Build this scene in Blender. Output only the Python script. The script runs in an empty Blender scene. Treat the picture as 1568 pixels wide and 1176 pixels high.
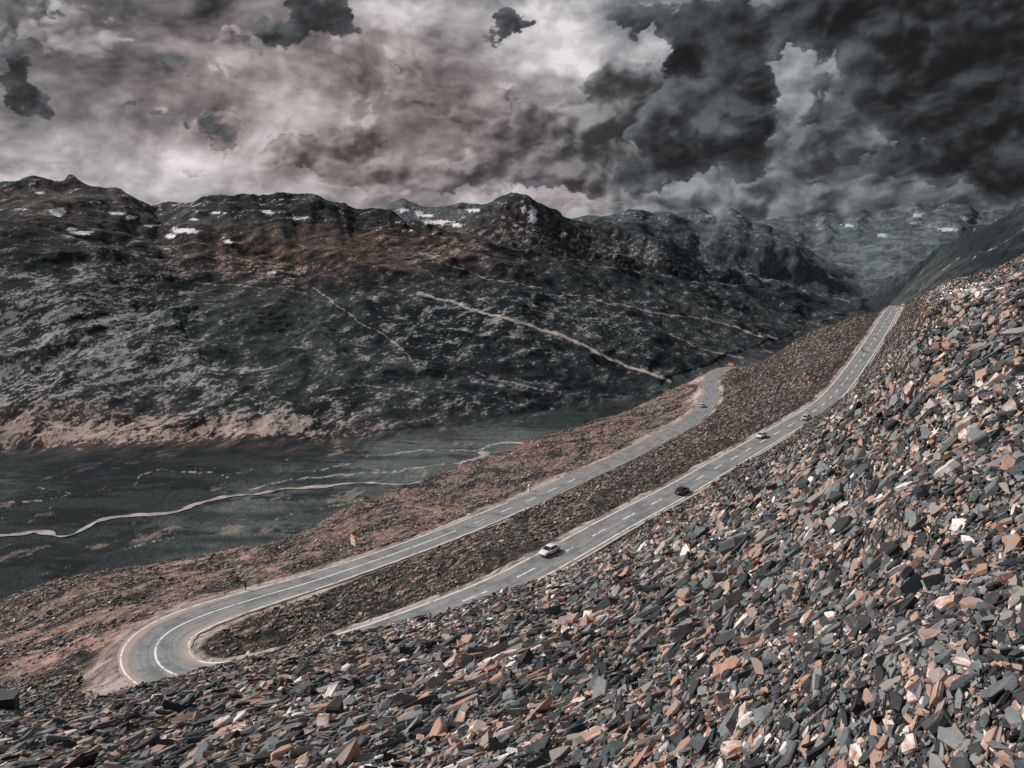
import bpy, bmesh, math, random, time
import numpy as np
from mathutils import Vector, Matrix
T0=time.time()
random.seed(4); rng=np.random.default_rng(7)
scene=bpy.context.scene
F=1207.; P=math.radians(9.55); cP,sP=math.cos(P),math.sin(P)
# ------------------------------------------------------------------ helpers
def ray(px,py):
    a=(px-784)/F; b=(588-py)/F
    y=cP+sP*b; z=-sP+cP*b
    return a/y,-z/y
def P3z(px,py,z):
    u,v=ray(px,py); d=-z/v
    return (u*d,d,z)
def P3d(px,py,d):
    u,v=ray(px,py); return (u*d,d,-v*d)
def sstep(t): 
    t=np.clip(t,0,1); return t*t*(3-2*t)
_perm=np.random.default_rng(11).permutation(4096)
_ang=np.random.default_rng(12).uniform(0,2*np.pi,4096)
_gx,_gy=np.cos(_ang).astype(np.float32),np.sin(_ang).astype(np.float32)
def perlin(x,y,seed=0):
    x=np.asarray(x,np.float64); y=np.asarray(y,np.float64)
    xf=np.floor(x); yf=np.floor(y); fx=(x-xf).astype(np.float32); fy=(y-yf).astype(np.float32)
    xi=xf.astype(np.int32)+seed*37; yi=yf.astype(np.int32)+seed*91
    py0=_perm[yi&4095]; py1=_perm[(yi+1)&4095]
    def g(ix,pp,dx,dy):
        h=_perm[(ix+pp)&4095]
        return _gx[h]*dx+_gy[h]*dy
    n00=g(xi,py0,fx,fy); n10=g(xi+1,py0,fx-1,fy); n01=g(xi,py1,fx,fy-1); n11=g(xi+1,py1,fx-1,fy-1)
    sx=fx*fx*(3-2*fx); sy=fy*fy*(3-2*fy)
    return ((n00*(1-sx)+n10*sx)*(1-sy)+(n01*(1-sx)+n11*sx)*sy)*1.5
def fb(x,y,octs,rough=.55,seed=0):
    o=0;a=1.;t=0
    for i in range(octs):
        o=o+a*perlin(x,y,seed+i); t+=a; x,y=1.62*x+1.22*y+7.1,-1.22*x+1.62*y+3.7; a*=rough
    return o/t*1.6
def billow(x,y,octs,rough,seed):
    o=0;a=1.;t=0
    for i in range(octs):
        o=o+a*np.abs(perlin(x,y,seed+i)); t+=a; x,y=1.7*x+1.25*y+3.1,-1.25*x+1.7*y+5.7; a*=rough
    return o/t*2-.55
def fill(me,co,q,smooth=True):
    me.vertices.add(len(co)); me.vertices.foreach_set('co',np.ascontiguousarray(co,np.float32).ravel())
    me.loops.add(q.size); me.loops.foreach_set('vertex_index',q.ravel().astype(np.int32))
    me.polygons.add(len(q)); me.polygons.foreach_set('loop_start',(np.arange(len(q))*q.shape[1]).astype(np.int32))
    me.polygons.foreach_set('use_smooth',np.full(len(q),smooth)); me.update(calc_edges=True)
def gridq(r,c,b0=0):
    ii=b0+np.arange(r*c).reshape(r,c); return np.stack([ii[:-1,:-1],ii[:-1,1:],ii[1:,1:],ii[1:,:-1]],-1).reshape(-1,4)
def catmull(pts,step=1.0):
    pts=np.array(pts,float); out=[]
    p=np.vstack([2*pts[0]-pts[1],pts,2*pts[-1]-pts[-2]])
    for i in range(1,len(p)-2):
        L=np.linalg.norm(p[i+1]-p[i]); n=max(2,int(L/step))
        for k in range(n):
            t=k/n
            out.append(.5*((2*p[i])+(-p[i-1]+p[i+1])*t+(2*p[i-1]-5*p[i]+4*p[i+1]-p[i+2])*t*t+(-p[i-1]+3*p[i]-3*p[i+1]+p[i+2])*t**3))
    out.append(pts[-1]); return np.array(out)
def smooth_line(a,n):
    for _ in range(n):
        b=a.copy(); b[1:-1]=(a[:-2]+2*a[1:-1]+a[2:])/4; a=b
    return a
# ------------------------------------------------------------------ road lines
road_ctrl=[P3d(1372,468,520),P3z(1364,478,-33),P3z(1345,510,-38),P3z(1315,555,-44.5),P3z(1282,598,-48.5),P3z(1250,627,-50),P3z(1170,674,-51.5),
 P3z(1110,709,-51.5),P3z(1045,747,-51.5),P3z(998,772,-51.6),P3z(925,811,-52),P3z(865,845,-52.3),P3z(780,890,-53),P3z(700,924,-54),
 P3z(610,958,-55),P3z(520,988,-56.2),P3z(430,1014,-57.4),P3z(350,1034,-58),P3z(280,1038,-58.5),P3z(240,1016,-59),P3z(243,978,-59.4),P3z(300,946,-59.9),
 P3z(395,915,-60.3),P3z(470,893,-60.6),P3z(540,870,-61),P3z(620,842,-61.5),P3z(700,812,-62),P3z(770,783,-62.5),P3z(830,757,-63),P3z(890,729,-63.4),
 P3z(950,702,-63.8),P3z(1000,676,-64.3),P3z(1045,652,-65),P3z(1078,625,-66),P3z(1090,602,-67),P3z(1086,586,-67.5),P3z(1096,572,-68),P3z(1118,563,-69),P3z(1150,562,-73)]
road=smooth_line(catmull(road_ctrl,1.0),12)
rd=np.gradient(road,axis=0); rl=np.linalg.norm(rd[:,:2],axis=1,keepdims=True); rt=rd[:,:2]/rl
rn=np.stack([rt[:,1],-rt[:,0]],1)
rarc=np.concatenate([[0],np.cumsum(np.linalg.norm(np.diff(road,axis=0),axis=1))])
ihair=int(np.argmin(road[:,0])); ahair=rarc[ihair]
sg=1 if (road[60,0]+rn[60,0]*5)>road[60,0] else -1      # sg side = uphill / outside of the bend
rhw=3.75+1.5*np.exp(-((rarc-ahair)/22)**2)
# ------------------------------------------------------------------ near hill: thin plate
cp=[]
bank=[(-300,1120,100),(0,1086,96),(100,1068,97),(210,1060,96),(285,1040,93),(350,1017,90),(430,1003,91),(520,984,94),(640,953,101),(760,911,110),(880,874,119),(1050,778,146),(1190,698,197),(1290,631,252),(1345,578,305),(1374,540,335),(1396,482,405),(1406,449,440),(1480,437,400),(1568,400,300),(1700,330,280),(2000,180,250)]
bk=np.array([(*ray(a,b),c) for a,b,c in bank])
for u in (-1.6,-1.1,-.72,-.55,-.48,-.42,-.36,-.30,-.24,-.12,.0,.08,.15,.25,.35,.42,.48,.53,.6,.7,.9,1.3):
    ve=np.interp(u,bk[:,0],bk[:,1]); dr_=np.interp(u,bk[:,0],bk[:,2])
    if u<bk[0,0]: ve+=.35*(bk[0,0]-u)
    if u>bk[-1,0]: ve-=.59*(u-bk[-1,0])
    for d in (1.2,3,6,11,18,30,48,72,100,145,200,260,320):
        if d>dr_-8: break
        cp.append((u*d,d,-d*ve-3+3*d/dr_))
    cp.append((u*dr_,dr_,-ve*dr_))
for t in [(0,1000,122),(0,950,145),(0,915,160),(200,900,152),(200,870,178),
          (420,830,190),(300,870,170),(640,740,240),(830,670,310),(1040,592,425),(1130,554,485),(1230,515,490),(1320,482,455)]:
    cp.append(P3d(*t))
cp+= [(-120,100,-80),(-200,160,-110),(-100,60,-66),(330,420,60),(260,500,5)]
for i in range(0,len(road),9): cp.append(tuple(road[i]))
cp=np.array(cp)
def tps_fit(c,lam=1.0):
    n=len(c); r2=((c[:,None,:2]-c[None,:,:2])**2).sum(2)/1e4
    K=.5*r2*np.log(r2+1e-12)+np.eye(n)*lam*1e-5
    Pm=np.c_[np.ones(n),c[:,:2]/100]
    A=np.block([[K,Pm],[Pm.T,np.zeros((3,3))]])
    return np.linalg.solve(A,np.r_[c[:,2],0,0,0])
tw=tps_fit(cp)
def tps(x,y):
    out=np.empty(x.size); xf=x.ravel(); yf=y.ravel()
    for i in range(0,x.size,100000):
        X=xf[i:i+100000]; Y=yf[i:i+100000]
        r2=((X[:,None]-cp[None,:,0])**2+(Y[:,None]-cp[None,:,1])**2)/1e4
        r2=r2.astype(np.float32)
        out[i:i+100000]=(.5*r2*np.log(r2+1e-12)).astype(np.float64)@tw[:-3]+tw[-3]+tw[-2]*X/100+tw[-1]*Y/100
    return out.reshape(x.shape)
# ------------------------------------------------------------------ grid
uc=np.linspace(-.75,.75,1130); g=np.cumsum(np.linspace(.002,.05,40))
U=np.r_[(-.75-g)[::-1],uc,.75+g]
lg=math.log
S=np.r_[np.linspace(lg(.8),lg(90),220,endpoint=False),np.linspace(lg(90),lg(520),460,endpoint=False),np.linspace(lg(520),lg(1250),180,endpoint=False),
        np.linspace(lg(1250),lg(4000),680,endpoint=False),np.linspace(lg(4000),lg(17500),480,endpoint=False),np.linspace(lg(17500),lg(34000),20)]
D=np.exp(S); NU,NS=len(U),len(S)
UU,DD=np.meshgrid(U,D); SS=np.log(DD)
X=UU*DD; Y=DD.copy()
KU=np.linspace(-2.2,2.2,3000)
def resamp(u,*vals):
    out=[]
    for v in vals:
        r=np.interp(KU,u,v)
        k=np.hanning(11); k/=k.sum(); out.append(np.convolve(np.pad(r,5,'edge'),k,'valid'))
    return out
def curve(pts):
    a=np.array([(*ray(p[0],p[1]),p[2]) for p in pts]); o=np.argsort(a[:,0]); a=a[o]
    return resamp(a[:,0],np.log(a[:,2]),a[:,1])
edge=[(-400,930,150),(0,915,160),(200,870,178),(420,830,190),(640,740,240),(830,670,310),(1040,592,425),(1130,554,485),(1230,515,490),(1320,482,455),(1405,448,440),(1480,437,400),(1568,400,300),(1900,250,300)]
def zcurve(pts):
    u=np.array([(p[0]-784)/F for p in pts]); return resamp(u,np.log([p[1] for p in pts]),[-p[2]/p[1] for p in pts])
K=[]
K.append(curve(edge))
K.append(zcurve([(-400,560,-320),(0,620,-345),(640,800,-350),(1040,1150,-352),(1320,1700,-365),(1400,1500,-260),(1568,1100,-90),(1900,900,60)]))
K.append(curve([(-400,700,1300),(0,690,1370),(200,682,1400),(380,672,1440),(540,674,1465),(700,652,1600),(850,626,1770),(1000,600,1990),(1100,556,2550),(1180,530,3000),(1300,486,4200),(1338,463,5200),
      (1372,434,4600),(1420,398,3900),(1500,352,3000),(1568,317,2600),(1800,230,2400)]))
K.append(curve([(-400,330,2000),(0,345,2100),(80,362,2100),(150,386,2100),(290,425,2150),(470,437,2300),(560,402,2600),(640,385,2800),(740,380,3000),(800,390,3100),(900,404,3400),(1000,424,3700),(1100,441,4100),(1200,455,4700),(1300,470,5300),(1335,458,5700),
      (1372,470,5500),(1420,470,5300),(1568,420,4600),(1800,330,4000)]))
K.append(curve([(-400,300,3200),(0,288,3200),(60,280,3200),(95,282,3200),(120,276,3250),(150,290,3250),(200,309,3300),(240,320,3350),(290,312,3350),(330,306,3400),(400,307,3400),(430,303,3400),(470,303,3450),(500,318,3500),(580,328,3600),(640,346,3700),(700,363,3800),(760,384,3900),(840,400,4100),(960,420,4400),(1100,440,4800),(1200,452,5300),(1300,466,5900),(1340,458,6200),(1420,480,6000),(1800,450,5800)]))
K.append(curve([(-400,330,5000),(560,360,5000),(640,358,5000),(700,345,5100),(725,325,5150),(745,318,5200),(770,308,5200),(790,301,5300),(830,316,5300),(850,325,5300),(870,340,5300),(920,348,5400),(980,360,5500),(1040,385,5700),(1100,410,5900),(1180,432,6200),(1310,462,6700),(1340,455,6900),(1420,460,6800),(1800,450,6700)]))
K.append(curve([(-400,340,7500),(500,345,7500),(560,338,7500),(590,322,7500),(618,306,7600),(650,318,7600),(700,314,7600),(740,320,7600),(800,335,7600),(870,341,7600),(930,336,7600),(955,326,7600),(980,320,7600),(1005,328,7600),(1030,328,7600),(1060,342,7600),(1120,352,7600),(1180,366,7500),(1230,392,7500),(1300,438,7400),(1380,440,7400),(1568,430,7400),(1800,450,7400)]))
K.append(curve([(-400,350,10000),(900,350,10000),(1000,342,10000),(1050,327,10000),(1075,320,10000),(1100,334,10000),(1122,320,9900),(1150,342,9700),(1200,366,9300),(1250,395,8800),(1320,425,8300),(1390,415,8300),(1430,408,8300),(1500,410,8300),(1800,420,8300)]))
K.append(curve([(-400,350,12500),(1000,345,12500),(1180,372,12500),(1240,385,12500),(1290,378,12500),(1340,366,12500),(1400,352,12500),(1440,342,12500),(1480,352,12500),(1568,345,12500),(1800,380,12500)]))
K.append(curve([(-400,345,16000),(1100,345,16000),(1160,342,16000),(1200,333,16000),(1240,338,16000),(1265,330,16000),(1290,338,16000),(1315,326,16000),(1340,330,16000),(1380,320,16000),(1405,311,16000),(1430,322,16000),(1455,316,16000),(1480,318,16000),(1500,326,16000),(1525,324,16000),(1568,333,16000),(1800,340,16000)]))
K.append([np.full(3000,math.log(34000.)),np.full(3000,.03)])
for i in range(4,len(K)-1):
    n_=fb(KU*30,KU*0+i*3.3,4,.6,60+i); K[i][1]=K[i][1]-.0026*n_
    K[i][0]=K[i][0]+.045*fb(KU*9,KU*0+i*1.3,3,.6,70+i)
KK=K[:4]
for i in range(4,len(K)):
    a,b=K[i-1],K[i]
    if i<len(K)-1:
        gap=np.clip((b[0]-a[0])/.25,0,1)
        KK.append([a[0]*.62+b[0]*.38+.02*perlin(KU*12,KU*0+i,90), np.maximum(a[1],b[1])+.012*gap])
    KK.append(b)
for i in range(1,len(KK)): KK[i][0]=np.maximum(KK[i][0],KK[i-1][0]+.025)
S1=np.interp(U,KU,KK[0][0]); dedge=np.exp(S1)[None,:]
warpf=sstep((DD/dedge-1.15)/1.0)
uw=UU+warpf*(.008*perlin(UU*14,SS*11,101)+.006*perlin(UU*34,SS*30,102)+.0026*perlin(UU*80,SS*60,103))
ki=(uw+2.2)/4.4*2999; k0=np.clip(ki.astype(np.int32),0,2998); kf=ki-k0
def atk(arr): return arr[k0]*(1-kf)+arr[k0+1]*kf
Z=np.zeros_like(X); flat=np.ones_like(X)
e0=np.exp(atk(KK[0][0])); z0=-atk(KK[0][1])*e0
floor_=np.zeros_like(X); rgtw=np.zeros_like(X)
for i in range(len(KK)-1):
    e1=np.exp(atk(KK[i+1][0])); z1=-atk(KK[i+1][1])*e1
    m=(DD>=e0)&(DD<e1)
    t=np.clip((DD-e0)/(e1-e0),0,1)
    if i==1: 
        zz=z0+(z1-z0)*t**2; flat=np.where(m,.10+.90*sstep((t-.78)/.3)+sstep((UU-.52)/.08),flat); floor_=np.where(m,1-sstep((t-.85)/.15),floor_)
    elif i==0: zz=z0+(z1-z0)*t**.9; flat=np.where(m,.2,flat)
    else: zz=z0+(z1-z0)*t
    if i<=1: rgtw=np.where(m,sstep((UU-.47)/.05),rgtw)
    Z=np.where(m,zz,Z)
    e0,z0=e1,z1
Z=np.where(DD>=e0,z0,Z); flat=np.clip(flat,0,1); floor_*=1-rgtw
Zbase=Z.copy()
lam=2600.; o=0
wx=perlin(X/900,Y/900,40)*200+perlin(X/260,Y/260,42)*60; wy=perlin(X/900,Y/900,41)*200+perlin(X/260,Y/260,43)*60
far=np.zeros_like(X)
while lam>7:
    n=perlin((X+wx)/lam,(Y+wy)/lam,o)
    r=(.42-np.abs(n))*1.3 if o<8 else n
    amp=(.05 if o<2 else .085)*lam if o<8 else .075*lam
    if lam<160: amp*=.72
    fade=sstep((DD/lam-3.)/5.0)*sstep((lam-DD*.003)/(DD*.006))
    far+=r*amp*fade
    lam/=1.9; o+=1
far*=1-.25*sstep((DD-3500)/3000)
Z=Z+far*sstep((DD/dedge-1.05)/.6)*flat
# near hill
rows_n=int((D<620).sum()); R=slice(0,rows_n)
Xr,Yr=X[R],Y[R]
zn=tps(Xr,Yr)
dist=np.full(Xr.shape,999.); rz=np.zeros(Xr.shape); rw=np.full(Xr.shape,4.); side=np.zeros(Xr.shape); rarcv=np.zeros(Xr.shape)
msk=(Yr>85)&(Xr>-95)&(Xr<260)
xs=Xr[msk]; ys=Yr[msk]
best=np.empty(xs.size,int)
for i in range(0,xs.size,60000):
    q=(xs[i:i+60000,None]-road[None,:,0]).astype(np.float32)**2+(ys[i:i+60000,None]-road[None,:,1]).astype(np.float32)**2
    best[i:i+60000]=q.argmin(1)
dx=xs-road[best,0]; dy=ys-road[best,1]
al=dx*rt[best,0]+dy*rt[best,1]; la=dx*rn[best,0]+dy*rn[best,1]
dist[msk]=np.sqrt(dx*dx+dy*dy); side[msk]=la*sg; rw[msk]=rhw[best]; rarcv[msk]=rarc[best]
slope=(rd[:,2:3]/rl)[:,0]
rz[msk]=road[best,2]+al*slope[best]
ad=dist
nn=np.zeros(Xr.shape); lam=26.; o=20
while lam>.35:
    fade=sstep((Yr/lam-2.)/5.)*sstep((lam-Yr*.002)/(Yr*.004))
    nn+=perlin(Xr/lam,Yr/lam,o)*.062*lam*fade; lam/=1.9; o+=1
zn=zn+nn*sstep((ad-rw-1)/9)*np.where(Yr<25,.6,.9)
bankn=perlin(Xr/5,Yr/5,66)*.7+perlin(Xr/2,Yr/2,67)*.4
w=sstep((ad-rw-1.0-bankn*.8)/2.4)
zn=(rz-.14)*(1-w)+zn*w
b=sstep((DD[R]/dedge-1.0)/.05)
Z[R]=zn*(1-b)+Z[R]*b
# ------------------------------------------------------------------ surface colour, computed per grid point
nearm=1-sstep((DD/dedge-1.0)/.25)
fw=Y*cP-Z*sP; up=Y*sP+Z*cP
PX=784+F*X/fw; PY=588-F*up/fw
def zblob(l):
    o=np.zeros(X.shape,np.float32)
    for (a,b,rx,ry,am) in l: o+=am*np.exp(-((PX-a)/rx)**2-((PY-b)/ry)**2)
    return o
farrow=slice(int((D<140).sum()),NS)
Xf,Yf,Zf=X[farrow],Y[farrow],Zbase[farrow]
def full(a): 
    o=np.zeros(X.shape,np.float32); o[farrow]=a; return o
H=Yf*.42+Zf*1.1; Xs=Xf-.5*H
wa=perlin(Xf/120,H/120,200)*22; wb=perlin(Xf/120,H/120,201)*22
n1=full(fb((Xf+wa)/420,(H+wb)/330,6,.6,210))
n2=full(fb((Xs+wa*.6)/42,(H+wb*.6)/46,6,.70,220))
n3=full(fb(Xs/9,H/9,3,.75,230))
n5=full(fb(Xf/200,H/26,5,.6,260))
n6=full(fb((Xf+wa*3)/330,(H+wb*3)/300,6,.66,280))
n4=full(rng.normal(0,1,Xf.shape).astype(np.float32))
pale=zblob([(60,470,170,90,1.1),(40,600,130,60,1.05),(230,540,120,100,.95),(200,657,240,20,1.2),(330,600,90,50,.65),(700,470,220,55,.6),(960,390,90,25,.9),(420,415,70,22,1.),(680,620,160,30,.75),(20,670,160,18,.8),
   (450,640,120,24,.9),(1100,420,90,30,.6),(800,355,60,25,.8),(430,662,130,8,.8),(600,545,160,50,.5),(900,500,160,50,.5),(230,400,120,30,.5),(680,385,60,14,.8)])
warm=zblob([(430,385,190,45,1.),(100,310,140,30,.6),(300,660,260,30,.8),(660,380,120,30,.8),(40,650,130,40,.6),(800,340,80,30,.5),(930,380,80,25,.4)])
veg_shade=zblob([(120,712,170,18,1.0),(330,692,110,12,.8),(60,400,200,25,.4),(430,490,120,40,.35),(820,430,160,18,.5),(1260,450,100,25,1.),(1080,425,160,10,.4),(700,640,120,20,.3),(1520,370,90,50,1.2)])  # dark ground patches; those on the valley floor are cloud shadow painted in
snow=zblob([(90,325,13,7,1.6),(122,357,18,3,1.4),(110,350,8,3,1.2),(282,353,20,5,1.4),(262,362,12,4,1.2),(350,370,7,4,1.2),(180,327,12,2.5,1.2),(200,333,9,3,1.2),(408,324,9,3,1.1),(672,340,20,3,1.4),(640,326,6,5,1.1),(700,345,9,3,1.1),
   (816,330,5,11,1.3),(802,320,4,6,1.1),(418,418,8,4,1),(725,322,10,3,1.1),(60,295,10,2,1),(300,336,8,2,.9),(1135,330,8,3,1),(1085,331,6,4,1),(1450,352,14,3,1.1),(1405,330,8,4,1.1),(1350,360,9,3,1),(1480,335,8,4,1.1),(545,318,5,3,.9),(790,345,5,3,.9),(1300,345,8,3,.9),(620,322,8,3,1.1),(655,330,10,2,1.1),
   (30,320,30,3,.65),(150,310,30,3,.65),(230,345,30,3,.6),(460,335,30,4,.55),(860,360,20,6,.5),(1250,345,40,6,.3),(1420,345,60,10,.28),(40,350,40,3,.5),(330,325,30,3,.5)])
def seg_px(poly,wpx):
    o=np.full(X.shape,1e9,np.float32); jx=3.5*full(perlin(Xf/60,Yf/120,301)+.5*perlin(Xf/22,Yf/50,302))
    for (x0,y0),(x1,y1) in zip(poly[:-1],poly[1:]):
        m=(PX>min(x0,x1)-20)&(PX<max(x0,x1)+20)&(PY>min(y0,y1)-20)&(PY<max(y0,y1)+20)&(DD>500)
        px,py=PX[m],PY[m]+jx[m]
        t=np.clip(((px-x0)*(x1-x0)+(py-y0)*(y1-y0))/((x1-x0)**2+(y1-y0)**2),0,1)
        o[m]=np.minimum(o[m],np.hypot(px-x0-t*(x1-x0),py-y0-t*(y1-y0)))
    return np.exp(-(o/wpx)**2)
track=np.zeros(X.shape,np.float32)
for pl_,wp,am in [([(640,450),(690,462),(735,478),(790,492),(850,510),(900,532),(960,560),(1025,582)],2.8,.9),([(480,440),(545,490),(600,520),(625,545),(645,570)],1.3,.65),
   ([(860,448),(930,462),(1000,478),(1100,493),(1150,510),(1190,518)],1.4,.65),([(1110,408),(1180,428),(1240,446),(1300,462)],1.4,.6),([(730,570),(800,590),(860,600)],1.4,.6),([(500,600),(560,590),(640,600)],1.4,.6),
   ([(300,432),(390,440),(470,440)],1.3,.6),([(640,385),(700,410),(760,430),(830,440)],1.2,.6),([(620,400),(700,440),(760,470)],1.2,.55),([(390,540),(410,600),(440,650)],1.2,.5),([(1000,500),(1060,530),(1140,548)],1.2,.6),
   ([(205,745),(215,728),(250,720),(290,725),(330,722),(350,730)],1.3,.5),([(380,748),(440,735),(520,728),(600,722),(680,712)],1.4,.6),([(480,722),(540,712),(590,722),(640,715)],1.3,.5),([(-20,772),(60,768),(110,755),(60,745),(20,750)],1.2,.45),
   ([(60,880),(160,850),(230,830),(300,815)],1.2,.45),([(400,800),(480,780),(560,765),(620,758)],1.2,.45),([(560,700),(640,690),(720,690),(780,675)],1.3,.55)]:
    track=np.maximum(track,am*seg_px(pl_,wp))
def C(*c): return np.array(c,np.float32)
def mix(a,b,t): return a+(b-a)*t[...,None]
base=mix(C(.018,.024,.028),C(.046,.054,.058),sstep((n1+.35)/.7))
base=mix(base,C(.105,.11,.112),sstep((n2+.02)/.5)*.75)
base=mix(base,C(.010,.013,.016),sstep((-n2-.12)/.35)*.75)
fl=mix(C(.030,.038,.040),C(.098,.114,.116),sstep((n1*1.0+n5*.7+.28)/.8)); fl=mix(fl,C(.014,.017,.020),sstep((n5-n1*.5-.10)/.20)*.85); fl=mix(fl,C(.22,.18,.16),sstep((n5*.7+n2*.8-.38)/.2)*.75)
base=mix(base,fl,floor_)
base=base*(1+.32*n3+.17*n4)[...,None]
base=mix(base,C(.17,.10,.075)*(1+.5*n3)[...,None],np.clip(warm,0,1)*sstep((n2+.35)/.6)*.7)
base=mix(base,C(.013,.018,.022)*(1+.4*n3)[...,None],np.clip(veg_shade,0,1)*.8)
pm=n2*.70+n3*.50+n4*.05+pale*.37-veg_shade*.25-floor_*.4
prk=sstep((pm-.43)/.18)
base=mix(base,mix(C(.31,.315,.32),C(.44,.335,.30),np.clip(warm*1.3,0,1))*(1+.25*n3)[...,None],prk*.92)
base=mix(base,C(.40,.35,.33),sstep((track+.34*n3+.28*n2-.38)/.3)*np.clip(track*3,0,1))
hz=sstep((DD-3600)/6500.)*(1-rgtw)  # aerial haze painted into the ground colour, paler and bluer with distance
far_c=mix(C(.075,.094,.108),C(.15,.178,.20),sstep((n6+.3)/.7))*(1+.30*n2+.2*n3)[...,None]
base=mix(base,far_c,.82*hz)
snw=snow+.20*sstep((DD-2600)/800)*sstep((395-PY)/60)*(1-rgtw)+.75*n2+.4*n3+.25*n6-.08*sstep((DD-9000)/2000)
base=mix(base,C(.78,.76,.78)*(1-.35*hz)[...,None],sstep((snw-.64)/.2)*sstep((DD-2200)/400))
# near hill colours
nr=slice(0,rows_n); Xn,Yn=X[nr],Y[nr]
ca,sa=math.cos(math.radians(56)),math.sin(math.radians(56))
Al=(Xn*ca+Yn*sa); Ac=(-Xn*sa+Yn*ca)
m1=fb(Al/16,Ac/7,5,.6,400); m2=fb(Al/2.4,Ac/1.1,4,.75,410); m3=rng.normal(0,1,Xn.shape)
rub=m2*1.0+m3*.18
nc=mix(C(.013,.015,.017)+0*rub[...,None],C(.062,.062,.062),sstep((rub+.30)/.5))
nc=mix(nc,C(.20,.115,.082),sstep((rub-.06+.35*m1)/.35)*.8)
nc=mix(nc,C(.38,.34,.325),sstep((rub-.38)/.22))
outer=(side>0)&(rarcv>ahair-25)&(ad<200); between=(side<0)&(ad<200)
tan_=np.where(outer,1.,0.)*sstep((m1+.28)/.45)
nc=mix(nc,C(.23,.16,.132)*np.clip(1+1.0*m2+.2*m3,.15,2)[...,None],tan_*.7)
dkz=sstep((-m1-.16)/.3)*.6
nc=mix(nc,C(.028,.028,.028)*(1+.8*m2+.2*m3)[...,None],dkz)
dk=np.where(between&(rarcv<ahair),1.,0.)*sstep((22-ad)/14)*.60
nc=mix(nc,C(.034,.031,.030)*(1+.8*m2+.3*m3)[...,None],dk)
pkz=np.exp(-((PX[nr]-300)/120)**2-((PY[nr]-848)/28)**2)+np.exp(-((PX[nr]-120)/130)**2-((PY[nr]-1000)/45)**2)*.9
nc=mix(nc,C(.38,.25,.205)*(1+.5*m2)[...,None],np.clip(pkz,0,1)*sstep((m1+m2*.5+.15)/.5)*.8)
dw=np.where(outer,6.0+6.5*perlin(Xn/30,Yn/30,440),1.8)+1.6*m1
dirt=1-sstep((ad-rw-dw*.45)/np.maximum(dw*.7,.8))
nc=mix(nc,mix(C(.24,.185,.165),C(.45,.385,.365),sstep((m1+m2*.6+.35)/.8)),np.clip(dirt,0,1)*sstep((m2+.75)/.7))
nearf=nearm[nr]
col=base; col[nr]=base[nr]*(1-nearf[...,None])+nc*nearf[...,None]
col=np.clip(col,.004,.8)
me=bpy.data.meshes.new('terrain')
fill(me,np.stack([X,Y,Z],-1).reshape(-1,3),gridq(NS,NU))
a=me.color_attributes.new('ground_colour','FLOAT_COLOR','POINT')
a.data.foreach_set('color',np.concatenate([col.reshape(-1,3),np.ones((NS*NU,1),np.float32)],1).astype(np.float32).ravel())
terrain=bpy.data.objects.new('terrain',me); scene.collection.objects.link(terrain)
def zat(x,y):
    x=np.asarray(x,float); y=np.asarray(y,float)
    u=x/y; ci=np.interp(u,U,np.arange(NU)); ri=np.interp(np.log(y),S,np.arange(NS))
    c0=np.clip(ci.astype(int),0,NU-2); r0=np.clip(ri.astype(int),0,NS-2); fc=ci-c0; fr=ri-r0
    return (Z[r0,c0]*(1-fc)+Z[r0,c0+1]*fc)*(1-fr)+(Z[r0+1,c0]*(1-fc)+Z[r0+1,c0+1]*fc)*fr
def ground_at(px,py,dmin=0):
    u,v=ray(px,py); zc=zat(u*D,D); s=-zc/D
    k=np.where((s<=v)&(D>dmin))[0]
    k=k[0] if len(k) else NS-1
    a,b=s[k-1],s[k]; t=0 if a==b else min(1,max(0,(a-v)/(a-b))); d=D[k-1]*(1-t)+D[k]*t
    return np.array([u*d,d,float(zat(u*d,d))])
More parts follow.
